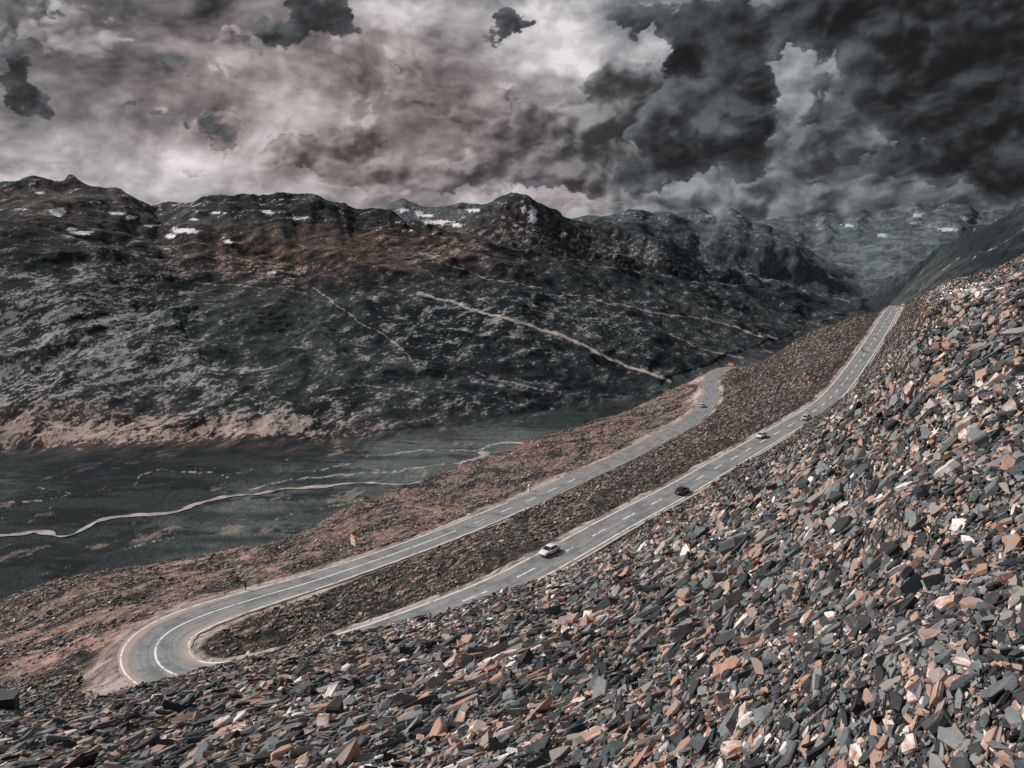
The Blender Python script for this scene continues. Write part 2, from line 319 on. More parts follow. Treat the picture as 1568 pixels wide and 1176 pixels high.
# ------------------------------------------------------------------ node helper
class N:
    def __init__(s,tree): s.t=tree
    def n(s,typ,**k):
        nd=s.t.nodes.new(typ)
        ins=k.pop('ins',{})
        for a,b in k.items(): setattr(nd,a,b)
        for a,b in ins.items(): s.set(nd.inputs[a],b)
        return nd
    def set(s,sock,val):
        if isinstance(val,bpy.types.NodeSocket): s.t.links.new(val,sock)
        else:
            if isinstance(val,(tuple,list)) and sock.type=='RGBA' and len(val)==3: val=(*val,1)
            sock.default_value=val
    def m(s,op,a,b=0,c=0,clamp=False):
        nd=s.t.nodes.new('ShaderNodeMath'); nd.operation=op; nd.use_clamp=clamp
        s.set(nd.inputs[0],a); s.set(nd.inputs[1],b); s.set(nd.inputs[2],c); return nd.outputs[0]
    def mix(s,f,a,b,bt='MIX'):
        nd=s.t.nodes.new('ShaderNodeMix'); nd.data_type='RGBA'; nd.blend_type=bt
        s.set(nd.inputs[0],f); s.set(nd.inputs[6],a); s.set(nd.inputs[7],b); return nd.outputs[2]
    def ss(s,x,lo,hi,a=0.,b=1.):
        nd=s.t.nodes.new('ShaderNodeMapRange'); nd.interpolation_type='SMOOTHSTEP'
        s.set(nd.inputs[0],x); nd.inputs[1].default_value=lo; nd.inputs[2].default_value=hi; nd.inputs[3].default_value=a; nd.inputs[4].default_value=b; return nd.outputs[0]
    def noise(s,vec,scale,detail=4,rough=.55):
        nd=s.t.nodes.new('ShaderNodeTexNoise'); s.set(nd.inputs['Vector'],vec); nd.inputs['Scale'].default_value=scale; nd.inputs['Detail'].default_value=detail
        nd.inputs['Roughness'].default_value=rough
        return nd.outputs['Fac']
    def attr(s,name,typ='GEOMETRY',o='Fac'):
        nd=s.t.nodes.new('ShaderNodeAttribute'); nd.attribute_name=name; nd.attribute_type=typ; return nd.outputs[o]
    def ramp(s,f,stops,interp='LINEAR'):
        nd=s.t.nodes.new('ShaderNodeValToRGB'); nd.color_ramp.interpolation=interp; s.set(nd.inputs[0],f)
        e=nd.color_ramp.elements
        while len(e)<len(stops): e.new(.5)
        for el,(p,c) in zip(e,stops): el.position=p; el.color=(*c,1)
        return nd.outputs[0]
def mat(name):
    m=bpy.data.materials.new(name); m.use_nodes=True; nt=m.node_tree; bs=nt.nodes['Principled BSDF']; bs.inputs['Specular IOR Level'].default_value=.25
    bs.inputs['Roughness'].default_value=.85
    return m,N(nt),bs
def simple(name,c,rough=.6,metal=0,spec=.4,coat=0,var=.15):
    m,n,bs=mat(name); tc=n.n('ShaderNodeTexCoord').outputs['Object']
    k=n.noise(tc,3,2); n.set(bs.inputs['Base Color'],n.mix(n.ss(k,.3,.7),tuple(x*(1-var) for x in c),tuple(min(1,x*(1+var)) for x in c)))
    bs.inputs['Roughness'].default_value=rough; bs.inputs['Metallic'].default_value=metal; bs.inputs['Specular IOR Level'].default_value=spec; bs.inputs['Coat Weight'].default_value=coat
    return m
m,n,bs=mat('terrain_rock'); tc=n.n('ShaderNodeTexCoord').outputs['Object']
k=n.noise(tc,1.3,2,.6)
n.set(bs.inputs['Base Color'],n.mix(1.,n.attr('ground_colour',o='Color'),n.mix(k,(.7,.7,.7),(1.3,1.3,1.3)),'MULTIPLY')); bs.inputs['Roughness'].default_value=.95; bs.inputs['Specular IOR Level'].default_value=.05
terrain.data.materials.append(m)
# ------------------------------------------------------------------ road
def strip(name,pts,nrm,offs,lift,material,parent=None):
    offs=np.array(offs,float); k=offs.shape[1]
    V=np.zeros((len(pts),k,3)); V[:,:,0]=pts[:,None,0]+nrm[:,None,0]*offs; V[:,:,1]=pts[:,None,1]+nrm[:,None,1]*offs; V[:,:,2]=pts[:,None,2]+lift
    me=bpy.data.meshes.new(name); fill(me,V.reshape(-1,3),gridq(len(pts),k))
    al=np.concatenate([[0],np.cumsum(np.linalg.norm(np.diff(pts,axis=0),axis=1))])
    for nm,arr in (('across',offs),('along',np.tile(al[:,None],(1,k)))):
        a=me.attributes.new(nm,'FLOAT','POINT'); a.data.foreach_set('value',arr.ravel().astype(np.float32))
    me.materials.append(material); ob=bpy.data.objects.new(name,me); scene.collection.objects.link(ob)
    if parent: ob.parent=parent
    return ob
m,n,bs=mat('asphalt'); tc=n.n('ShaderNodeTexCoord').outputs['Object']; ac=n.attr('across'); al=n.attr('along')
cv=n.n('ShaderNodeCombineXYZ',ins={0:ac,1:n.m('MULTIPLY',al,.05)}).outputs[0]
st=n.noise(cv,1.3,4,.6); sp=n.noise(tc,.30,5,.62); fi=n.noise(tc,3,2,.6)
c=n.mix(n.ss(st,.32,.66),(.14,.152,.163),(.25,.265,.275)); c=n.mix(n.ss(sp,.50,.64,0,.7),c,(.095,.104,.112)); c=n.mix(n.ss(fi,.3,.75,0,.35),c,(.33,.32,.32))
dust=n.ss(n.m('SUBTRACT',1,sp),.52,.66,0,.45); c=n.mix(dust,c,(.33,.28,.26))
edgef=n.ss(n.m('ADD',n.m('ABSOLUTE',ac),n.m('MULTIPLY_ADD',sp,3.0,-1.5)),3.1,3.9)
c=n.mix(edgef,c,(.38,.30,.27)); n.set(bs.inputs['Base Color'],c)
offs=np.linspace(-1,1,13)[None,:]*(rhw+.35*perlin(rarc/3,rarc*0,9))[:,None]
road_ob=strip('mountain_road',road,rn,offs,0,m)
m,n,bs=mat('road_paint'); tc=n.n('ShaderNodeTexCoord').outputs['Object']; k=n.noise(tc,.7,5,.7)
n.set(bs.inputs['Base Color'],n.mix(n.ss(k,.49,.64),(.80,.79,.78),(.34,.34,.345))); paint=m
def sub(i0,i1,off,w,nm,lift=.012):
    o=np.stack([off[i0:i1]-w/2,off[i0:i1]+w/2],1); return strip(nm,road[i0:i1],rn[i0:i1],o,lift,paint,road_ob)
L=len(road)
i2=int(np.searchsorted(rarc,ahair+95))
sub(3,i2,rhw-.5,.27,'edge_line_outer'); sub(3,i2,-(rhw-.5),.27,'edge_line_inner')
vs=[];fs=[];seg=[]; a=6.
while a<min(rarc[-1]-8,ahair+120):
    solid=abs(a-ahair)<60
    seg.append((a,a+(4.6 if not solid else 9.0))); a+= (11 if not solid else 9.0)
for s0,s1 in seg:
    aa=np.linspace(s0,s1,6)
    px=np.stack([np.interp(aa,rarc,road[:,j]) for j in range(3)],1); nr_=np.stack([np.interp(aa,rarc,rn[:,j]) for j in range(2)],1)
    b0=len(vs)
    for p,r in zip(px,nr_):
        for o in (-.15,.15): vs.append((p[0]+r[0]*o,p[1]+r[1]*o,p[2]+.012))
    for k in range(5): fs.append((b0+2*k,b0+2*k+1,b0+2*k+3,b0+2*k+2))
me=bpy.data.meshes.new('centre_line'); me.from_pydata(vs,[],fs); me.materials.append(paint); o=bpy.data.objects.new('centre_line',me); scene.collection.objects.link(o); o.parent=road_ob
conc=simple('weathered_concrete',(.46,.42,.40),.9,var=.3)
def sweep(name,pts,nrm,prof,material):
    V=[];k=len(prof)
    for p,r in zip(pts,nrm):
        for (o,z) in prof: V.append((p[0]+r[0]*o,p[1]+r[1]*o,p[2]+z))
    Fc=[]
    for i in range(len(pts)-1):
        for j in range(k):
            j2=(j+1)%k; Fc.append((i*k+j,i*k+j2,(i+1)*k+j2,(i+1)*k+j))
    Fc.append(tuple(range(k))[::-1]); Fc.append(tuple((len(pts)-1)*k+j for j in range(k)))
    me=bpy.data.meshes.new(name); me.from_pydata(V,[],Fc); me.materials.append(material); o=bpy.data.objects.new(name,me); scene.collection.objects.link(o)
    return o
h=int(np.searchsorted(rarc,ahair-70))
pr=lambda a,b,z:[(sg*a,-.2),(sg*a,z),(sg*b,z),(sg*b,-.2)]
sweep('roadside_kerb',road[12:h],rn[12:h],pr(4.05,4.55,.15),conc)
sweep('retaining_wall',road[35:150:1],rn[35:150:1],pr(5.2,6.0,1.4),conc)
# ------------------------------------------------------------------ river
m,n,bs=mat('silty_river'); tc=n.n('ShaderNodeTexCoord').outputs['Object']; k=n.noise(tc,.05,5,.65)
n.set(bs.inputs['Base Color'],n.mix(n.ss(k,.35,.65),(.24,.24,.245),(.50,.43,.41))); bs.inputs['Roughness'].default_value=.4; rivm=m
def river(poly,w):
    pts=np.array([ground_at(x,y,500) for x,y in poly]); pts=smooth_line(catmull(pts,4.),5)
    mea=np.cumsum(np.ones(len(pts)))*4
    t=np.gradient(pts,axis=0)[:,:2]; t/=np.linalg.norm(t,axis=1,keepdims=True)+1e-9; nr=np.stack([t[:,1],-t[:,0]],1)
    off=perlin(mea/70,mea*0+3.3,5)*11+perlin(mea/22,mea*0+1.3,7)*5; pts[:,:2]+=nr*off[:,None]
    ww=w*np.clip(1+.9*perlin(mea/45,mea*0+1.7,6)+.8*perlin(mea/12,mea*0+1.7,8),.3,2.4)
    V=np.zeros((len(pts),5,3)); 
    for j,f in enumerate((-1,-.5,0,.5,1)):
        V[:,j,0]=pts[:,0]+nr[:,0]*ww*f; V[:,j,1]=pts[:,1]+nr[:,1]*ww*f
    V[:,:,2]=zat(V[:,:,0],V[:,:,1])+1.0
    return V
VV=[];QQ=[];b0=0
for poly,w in [([(-60,825),(0,820),(60,814),(100,822),(150,803),(200,789),(260,784),(300,770),(345,760),(400,755),(440,747),(490,744),(560,741),(600,742),(650,738)],4.6),
    ([(700,712),(722,704),(742,698),(736,690),(748,684),(780,680),(820,677),(850,668)],6)]:
    V=river(poly,w); QQ.append(gridq(V.shape[0],5,b0)); b0+=V.shape[0]*5; VV.append(V.reshape(-1,3))
me=bpy.data.meshes.new('river'); fill(me,np.vstack(VV),np.vstack(QQ)); me.materials.append(rivm); scene.collection.objects.link(bpy.data.objects.new('river',me))
# ------------------------------------------------------------------ shale scree (instanced)
m,n,bs=mat('shale'); tint=n.attr('tint','INSTANCER'); tc=n.n('ShaderNodeTexCoord').outputs['Object']
k=n.noise(tc,2.4,3,.65)
t2=n.m('ADD',tint,n.m('MULTIPLY_ADD',k,.40,-.20))
c=n.ramp(t2,[(.08,(.020,.023,.026)),(.32,(.062,.071,.078)),(.53,(.17,.185,.195)),(.68,(.28,.26,.25)),(.76,(.35,.20,.145)),(.87,(.45,.29,.225)),(.94,(.70,.66,.65))])
n.set(bs.inputs['Base Color'],c); bs.inputs['Roughness'].default_value=.75; bs.inputs['Specular IOR Level'].default_value=.4
shale=m
coll=bpy.data.collections.new('shale_templates')
for s in range(20):
    r=random.Random(s); k=r.choice([4,5,5,6,6,7]); bm=bmesh.new(); asp=r.uniform(.30,.72); th=r.uniform(.05,.16)
    if s>=16: asp,th=r.uniform(.6,.85),r.uniform(.2,.3)
    an=sorted([ (i+r.uniform(-.38,.38))*2*math.pi/k for i in range(k)]); ra=[r.uniform(.32,.62) for _ in an]
    layers=[]; tlx,tly=r.uniform(-.16,.16),r.uniform(-.16,.16)
    for (z,sc) in ((-th,.86),(-th*.1,1.0),(th*.75,.97),(th,.80 if s%3 else .93)):
        ox,oy=r.uniform(-.03,.03),r.uniform(-.03,.03)
        layers.append([bm.verts.new((math.cos(a)*q_*sc+ox,(math.sin(a)*q_*sc)*asp+oy,z+tlx*math.cos(a)*q_+tly*math.sin(a)*q_+r.uniform(-.018,.018))) for a,q_ in zip(an,ra)])
    for A_,B_ in zip(layers[:-1],layers[1:]):
        for i in range(k): bm.faces.new((A_[i],A_[(i+1)%k],B_[(i+1)%k],B_[i]))
    bm.faces.new(layers[0][::-1]); bm.faces.new(layers[-1])
    me=bpy.data.meshes.new('shale_slab_%d'%s); bm.to_mesh(me); bm.free(); me.materials.append(shale)
    coll.objects.link(bpy.data.objects.new('shale_slab_%02d'%s,me))
N0=7000000
x=rng.uniform(-.85,.85,N0); y=np.exp(rng.uniform(math.log(1.8),math.log(430),N0)); x=x*y
msz=np.clip(.0041*y+.026,.036,.29)
dens=np.where(y<130,2.2,1.2)/(msz**2)
keep=rng.random(N0)<dens*y*y*(1.7*math.log(430/1.8))/N0
x,y,msz=x[keep],y[keep],msz[keep]
ed=np.interp(x/y,U,np.exp(S1)); k=y<ed*1.03; x,y,msz=x[k],y[k],msz[k]
z=zat(x,y)
fwv=y*cP-z*sP; upv=y*sP+z*cP; pxv=784+F*x/fwv; pyv=588-F*upv/fwv
k=(pyv<1290)&(pyv>380)&(pxv>-150)&(pxv<1720); x,y,z,msz,pxv,pyv=x[k],y[k],z[k],msz[k],pxv[k],pyv[k]
dr=np.empty(len(x)); lat=np.empty(len(x)); arc=np.empty(len(x)); hwv=np.empty(len(x))
for i in range(0,len(x),50000):
    q2=(x[i:i+50000,None]-road[None,::2,0])**2+(y[i:i+50000,None]-road[None,::2,1])**2; b=q2.argmin(1)*2
    dr[i:i+50000]=np.sqrt((x[i:i+50000]-road[b,0])**2+(y[i:i+50000]-road[b,1])**2); lat[i:i+50000]=((x[i:i+50000]-road[b,0])*rn[b,0]+(y[i:i+50000]-road[b,1])*rn[b,1])*sg; arc[i:i+50000]=rarc[b]; hwv[i:i+50000]=rhw[b]
uphill=((arc<ahair-6)&(lat>0))|((dr>40)&(y<100))|(pyv>1062)
clump=perlin(x/9,y/9,50)+.6*perlin(x/3,y/3,51)
pk=np.where(uphill,np.where(y<90,1.0,.75),np.clip(.09+.5*clump,0.015,.45))
pk*=np.clip((dr-hwv-1.0-np.where((lat>0)&(arc>ahair-25),3,0))/4,0.0,1)
k=rng.random(len(x))<pk
x,y,z,msz,dr,uphill,clump,pxv,pyv=[a[k] for a in (x,y,z,msz,dr,uphill,clump,pxv,pyv)]
nS=len(x)
e=.3
gxn=(zat(x+e,y)-zat(x-e,y))/(2*e); gyn=(zat(x,y+e)-zat(x,y-e))/(2*e)
size=msz*np.exp(rng.normal(0,.56,nS))*1.15*np.where(uphill,1,.9)
size=np.where(rng.random(nS)<.008,size*2.3,size)
size=np.minimum(size,np.where(y<14,.030*y+.08,.95))
yaw=np.arctan2(.59,.397)+rng.normal(0,.45,nS)+np.where(rng.random(nS)<.5,math.pi,0)
tx=rng.normal(0,.27,nS); ty=rng.normal(0,.27,nS)
nrm=np.stack([-gxn+tx,-gyn+ty,np.ones(nS)],1); nrm/=np.linalg.norm(nrm,axis=1,keepdims=True)
xa=np.stack([np.cos(yaw),np.sin(yaw),np.zeros(nS)],1); xa-=nrm*(xa*nrm).sum(1,keepdims=True); xa/=np.linalg.norm(xa,axis=1,keepdims=True); ya=np.cross(nrm,xa)
ry=-np.arcsin(np.clip(xa[:,2],-1,1)); rx=np.arctan2(ya[:,2],nrm[:,2]); rz_=np.arctan2(xa[:,1],xa[:,0])
rot=np.stack([rx,ry,rz_],1)
me=bpy.data.meshes.new('shale_scree'); me.vertices.add(nS)
pz=z+size*.04+rng.random(nS)*size*.16
me.vertices.foreach_set('co',np.stack([x,y,pz],1).astype(np.float32).ravel())
def addattr(nm,typ,arr,key):
    a=me.attributes.new(nm,typ,'POINT'); a.data.foreach_set(key,arr.ravel())
addattr('rot','FLOAT_VECTOR',rot.astype(np.float32),'vector')
scl=np.stack([size*rng.uniform(.8,1.8,nS),size,size*rng.uniform(.6,1.4,nS)],1); addattr('scl','FLOAT_VECTOR',scl.astype(np.float32),'vector')
tn=rng.random(nS)**1.02*.93+.12*perlin(x/7,y/7,77)+.08*perlin(x/2,y/2,78)+.02
tn=np.where(uphill,tn,tn*.85+.12)
tn-=.10*sstep((y-110)/60)*uphill+.06*sstep((520-pxv)/300)*uphill
tn+=.5*np.exp(-((pxv-1460)/60)**2-((pyv-447)/13)**2)
addattr('tint','FLOAT',tn.astype(np.float32),'value'); addattr('pick','INT',rng.integers(0,20,nS).astype(np.int32),'value')
me.update(); scree=bpy.data.objects.new('shale_scree',me); scene.collection.objects.link(scree)
ng=bpy.data.node_groups.new('scree','GeometryNodeTree')
ng.interface.new_socket('Geometry',in_out='INPUT',socket_type='NodeSocketGeometry'); ng.interface.new_socket('Geometry',in_out='OUTPUT',socket_type='NodeSocketGeometry')
gi=ng.nodes.new('NodeGroupInput'); go=ng.nodes.new('NodeGroupOutput'); ip=ng.nodes.new('GeometryNodeInstanceOnPoints'); ci=ng.nodes.new('GeometryNodeCollectionInfo')
ci.inputs['Collection'].default_value=coll; ci.inputs['Separate Children'].default_value=True; ci.inputs['Reset Children'].default_value=True
ip.inputs['Pick Instance'].default_value=True
def na(nm,dt):
    a=ng.nodes.new('GeometryNodeInputNamedAttribute'); a.data_type=dt; a.inputs['Name'].default_value=nm; return a.outputs['Attribute']
lk=ng.links.new
lk(gi.outputs[0],ip.inputs['Points']); lk(ci.outputs[0],ip.inputs['Instance']); lk(na('pick','INT'),ip.inputs['Instance Index']); lk(na('rot','FLOAT_VECTOR'),ip.inputs['Rotation']); lk(na('scl','FLOAT_VECTOR'),ip.inputs['Scale'])
lk(ip.outputs[0],go.inputs[0])
md=scree.modifiers.new('instances','NODES'); md.node_group=ng
# ------------------------------------------------------------------ vehicles
glass=simple('car_glass',(.02,.025,.03),.08,0,.6,var=.1); tyre=simple('tyre_rubber',(.02,.02,.02),.8); rim=simple('alloy_rim',(.45,.45,.46),.35,.8); trim=simple('black_trim',(.03,.03,.03),.5)
lampm=simple('headlamp',(.75,.77,.8),.15); tail=simple('tail_lamp',(.45,.02,.02),.3)
whitep=simple('white_car_paint',(.80,.80,.79),.3,0,.5,.6,.05); blackp=simple('black_car_paint',(.018,.02,.024),.25,0,.5,.7,.1); silverp=simple('silver_car_paint',(.60,.61,.62),.3,.1,.5,.6,.05)
def car(name,paintm,suv=False):
    mats=[paintm,glass,tyre,rim,trim,lampm,tail]; bm=bmesh.new()
    def face(vs,mi,sm=True):
        try: f=bm.faces.new(vs); f.material_index=mi; f.smooth=sm; return f
        except ValueError: return None
    up=.12 if suv else 0
    st=[(-2.32,.66,.42,.72),(-2.25,.80,.33,.93),(-1.95,.88,.27,1.0),(-1.2,.91,.24,1.0),(-.2,.92,.23,.98),(.9,.91,.24,.95),(1.45,.90,.25,.90),(1.95,.86,.28,.80),(2.22,.76,.32,.70),(2.33,.60,.40,.58)]
    rings=[]
    for (x,hw,zb,zt) in st:
        zt+=up; zb+=up*.6; mid=(zb+zt)/2
        prof=[(hw*.80,zb),(hw*.97,zb+.10),(hw,mid),(hw*.975,zt-.13),(hw*.90,zt-.03),(hw*.62,zt+.015)]
        rings.append([bm.verts.new((x,yy,zz)) for yy,zz in prof]+[bm.verts.new((x,-yy,zz)) for yy,zz in prof[::-1]])
    k=len(rings[0])
    for A,B in zip(rings[:-1],rings[1:]):
        for i in range(k): face((A[i],A[(i+1)%k],B[(i+1)%k],B[i]),0)
    face(rings[0],0); face(rings[-1][::-1],0)
    rh=1.72 if suv else 1.45; belt=.94+up
    xr0,xr1=(-2.2,-1.85) if suv else (-1.85,-1.1); xf1,xf0=.30,1.12
    cs=[(xr0,.80,belt,.78,belt+.03),(xr1,.81,belt,.63,rh-.04),((xr1+xf1)/2,.83,belt,.66,rh),(xf1,.83,belt,.63,rh-.03),(xf0,.80,belt-.03,.76,belt)]
    rr=[]
    for (x,hb,zb,ht,zt) in cs:
        rr.append([bm.verts.new((x,hb,zb)),bm.verts.new((x,ht+.02,zt-.05)),bm.verts.new((x,ht-.09,zt)),bm.verts.new((x,-ht+.09,zt)),bm.verts.new((x,-ht-.02,zt-.05)),bm.verts.new((x,-hb,zb))])
    for A,B in zip(rr[:-1],rr[1:]):
        for i in range(5): face((A[i],A[i+1],B[i+1],B[i]),0)
    def panel(pts,mi,off):
        c=[Vector(p) for p in pts]; nn_=(c[1]-c[0]).cross(c[2]-c[0]).normalized()
        cen=sum(c,Vector())/len(c)
        if nn_.dot(cen-Vector((0,0,.9)))<0: nn_=-nn_
        face([bm.verts.new(p+nn_*off) for p in c],mi,False)
    for s in (1,-1):
        B=lambda x:(x,s*.825,belt+.03); T=lambda x:(x,s*.675,rh-.10)
        for xa0,xa1,xt0,xt1 in ((xr0+.42,-.42,xr1+.12,-.42),(-.34,xf0-.20,-.34,xf1+.02)):
            panel([B(xa0),B(xa1),T(xt1),T(xt0)],1,.018)
    panel([(xf0-.04,.70,belt+.0),(xf0-.04,-.70,belt+.0),(xf1+.06,-.56,rh-.07),(xf1+.06,.56,rh-.07)],1,.02)
    panel([(xr0+.03,.68,belt+.06),(xr0+.03,-.68,belt+.06),(xr1-.04,-.55,rh-.09),(xr1-.04,.55,rh-.09)],1,.02)
    def box(cx,cy,cz,sx,sy,sz,mi):
        r=bmesh.ops.create_cube(bm,size=1,matrix=Matrix.Translation((cx,cy,cz))@Matrix.Diagonal((sx,sy,sz,1)))
        for f in {f for v in r['verts'] for f in v.link_faces}: f.material_index=mi
    for s in (1,-1):
        box(2.17,s*.60,.66+up,.22,.30,.12,5); box(-2.26,s*.62,.82+up,.14,.28,.14,6); box(.82,s*1.0,.98+up,.14,.18,.12,0)
        for x in (1.42,-1.38):
            for rad,wd,mi,yy in ((.40,.03,4,.905),(.33,.22,2,.83),(.20,.235,3,.83)):
                r=bmesh.ops.create_cone(bm,cap_ends=True,segments=20,radius1=rad,radius2=rad,depth=wd,matrix=Matrix.Translation((x,s*yy,.33+(.05 if suv else 0)))@Matrix.Rotation(math.pi/2,4,'X'))
                for f in {f for v in r['verts'] for f in v.link_faces}: f.material_index=mi
    box(2.32,0,.50+up,.05,.9,.16,4); box(-2.33,0,.60+up,.03,.5,.13,5); box(0,0,.24+up*.6,3.6,1.62,.08,4)
    bmesh.ops.recalc_face_normals(bm,faces=bm.faces)
    me=bpy.data.meshes.new(name); bm.to_mesh(me); bm.free()
    for mm in mats: me.materials.append(mm)
    ob=bpy.data.objects.new(name,me); scene.collection.objects.link(ob); return ob
def proj(p):
    fw=p[1]*cP-p[2]*sP; up=p[1]*sP+p[2]*cP; return 784+F*p[0]/fw,588-F*up/fw
def place(ob,px,py,lat,down,rng_=(0,None)):
    i0,i1=rng_; i1=i1 or L
    best=(1e9,0)
    for i in range(i0,i1):
        p=road[i].copy(); p[:2]+=rn[i]*lat*sg; p[2]+=.6
        a,b=proj(p); e=(a-px)**2+(b-py)**2
        if e<best[0]: best=(e,i)
    i=best[1]; p=road[i].copy(); p[:2]+=rn[i]*lat*sg
    t=Vector((rt[i,0],rt[i,1],slope[i])).normalized()*(1 if down else -1)
    zz=Vector((0,0,1)); yv=zz.cross(t).normalized(); zz=t.cross(yv)
    ob.matrix_world=Matrix.Translation(Vector(p)+Vector((0,0,.015)))@Matrix((t,yv,zz)).transposed().to_4x4()
place(car('sedan_car',whitep),841,840,-1.8,True,(0,ihair)); place(car('sedan_car',blackp),1048,757,1.6,False,(0,ihair))
place(car('sedan_car',whitep),1164,665,-1.8,True,(0,ihair)); place(car('suv_car',silverp,True),1235,638,1.6,False,(0,ihair)); place(car('suv_car',whitep,True),1071,617,1.2,True,(ihair,None))
place(car('suv_car',whitep,True),1386,467,4.2,True,(0,80))
# ------------------------------------------------------------------ people
hair=simple('hair',(.02,.018,.016),.7)
def person(name,loc,yawz,jacket,trousers,pose='stand'):
    J={'pel':(0,0,.95),'ch':(0.0,0,1.28),'nk':(.01,0,1.50),'hd':(.02,0,1.62),'ht':(.02,0,1.74)}
    if pose=='stand':
        J.update(hl=(0,.10,.90),kl=(.06,.12,.49),al=(-.03,.12,.08),tl=(.14,.13,.04),hr=(0,-.10,.90),kr=(0,-.12,.49),ar=(-.05,-.14,.08),tr=(.12,-.15,.04),sl=(0,.19,1.43),el=(-.05,.27,1.15),wl=(.08,.27,.90),fl=(.11,.26,.80),sr=(0,-.19,1.43),er=(-.04,-.27,1.15),wr=(.10,-.26,.90),fr=(.13,-.25,.80))
    else:
        J.update(pel=(-.1,0,.92),ch=(.06,0,1.22),nk=(.16,0,1.42),hd=(.2,0,1.53),ht=(.21,0,1.66),hl=(-.05,.12,.88),kl=(.32,.22,.78),al=(.12,.2,.38),tl=(.28,.2,.33),hr=(-.05,-.12,.88),kr=(.32,-.22,.78),ar=(.12,-.2,.38),tr=(.28,-.2,.33),
          sl=(.12,.2,1.36),el=(.32,.33,1.14),wl=(.55,.32,1.08),fl=(.62,.30,1.06),sr=(.12,-.2,1.36),er=(.32,-.33,1.14),wr=(.55,-.32,1.08),fr=(.62,-.30,1.06))
    R={'pel':.15,'ch':.17,'nk':.06,'hd':.10,'ht':.07,'h':.10,'k':.062,'a':.045,'t':.035,'s':.07,'e':.048,'w':.035,'f':.03}
    E=[('pel','ch'),('ch','nk'),('nk','hd'),('hd','ht')]
    for s in 'lr': E+=[('pel','h'+s),('h'+s,'k'+s),('k'+s,'a'+s),('a'+s,'t'+s),('ch','s'+s),('s'+s,'e'+s),('e'+s,'w'+s),('w'+s,'f'+s)]
    keys=list(J); me=bpy.data.meshes.new('body'); me.from_pydata([J[k] for k in keys],[(keys.index(a),keys.index(b)) for a,b in E],[])
    ob=bpy.data.objects.new(name,me); scene.collection.objects.link(ob)
    sk=ob.modifiers.new('skin','SKIN'); 
    for i,k in enumerate(keys):
        r=R.get(k,R.get(k[0])); me.skin_vertices[0].data[i].radius=(r,r)
    me.skin_vertices[0].data[0].use_root=True
    ss=ob.modifiers.new('sub','SUBSURF'); ss.levels=1; ss.render_levels=1
    mm,n,bs=mat(name+'_clothes'); tc=n.n('ShaderNodeTexCoord').outputs['Object']; sp_=n.n('ShaderNodeSeparateXYZ',ins={0:tc}); z_=sp_.outputs[2]
    c=n.mix(n.m('GREATER_THAN',z_,.93 if pose=='stand' else .9),trousers,jacket); c=n.mix(n.m('GREATER_THAN',z_,1.5),c,(.42,.26,.19)); c=n.mix(n.m('LESS_THAN',z_,.09),c,(.02,.02,.02)); n.set(bs.inputs['Base Color'],c)
    me.materials.append(mm)
    bm=bmesh.new(); hx,_,hz=J['hd']
    bmesh.ops.create_uvsphere(bm,u_segments=16,v_segments=10,radius=.112,matrix=Matrix.Translation((hx-.015,0,hz+.07))@Matrix.Diagonal((1,.9,.95 if pose=='stand' else 1.15,1)))
    for v in list(bm.verts):
        if v.co.z<hz+.03 and v.co.x>hx-.02: bm.verts.remove(v)
    hm=bpy.data.meshes.new('hair'); bm.to_mesh(hm); bm.free(); hm.materials.append(hair); ho=bpy.data.objects.new('hair' if pose=='stand' else 'helmet',hm); scene.collection.objects.link(ho); ho.parent=ob
    ob.location=loc; ob.rotation_euler=(0,0,yawz); return ob
g1=ground_at(376,904); person('standing_person',g1,1.2,(.03,.03,.035),(.04,.045,.06))
g1=ground_at(364,894); person('standing_person',g1,-2.,(.10,.10,.11),(.03,.03,.035))
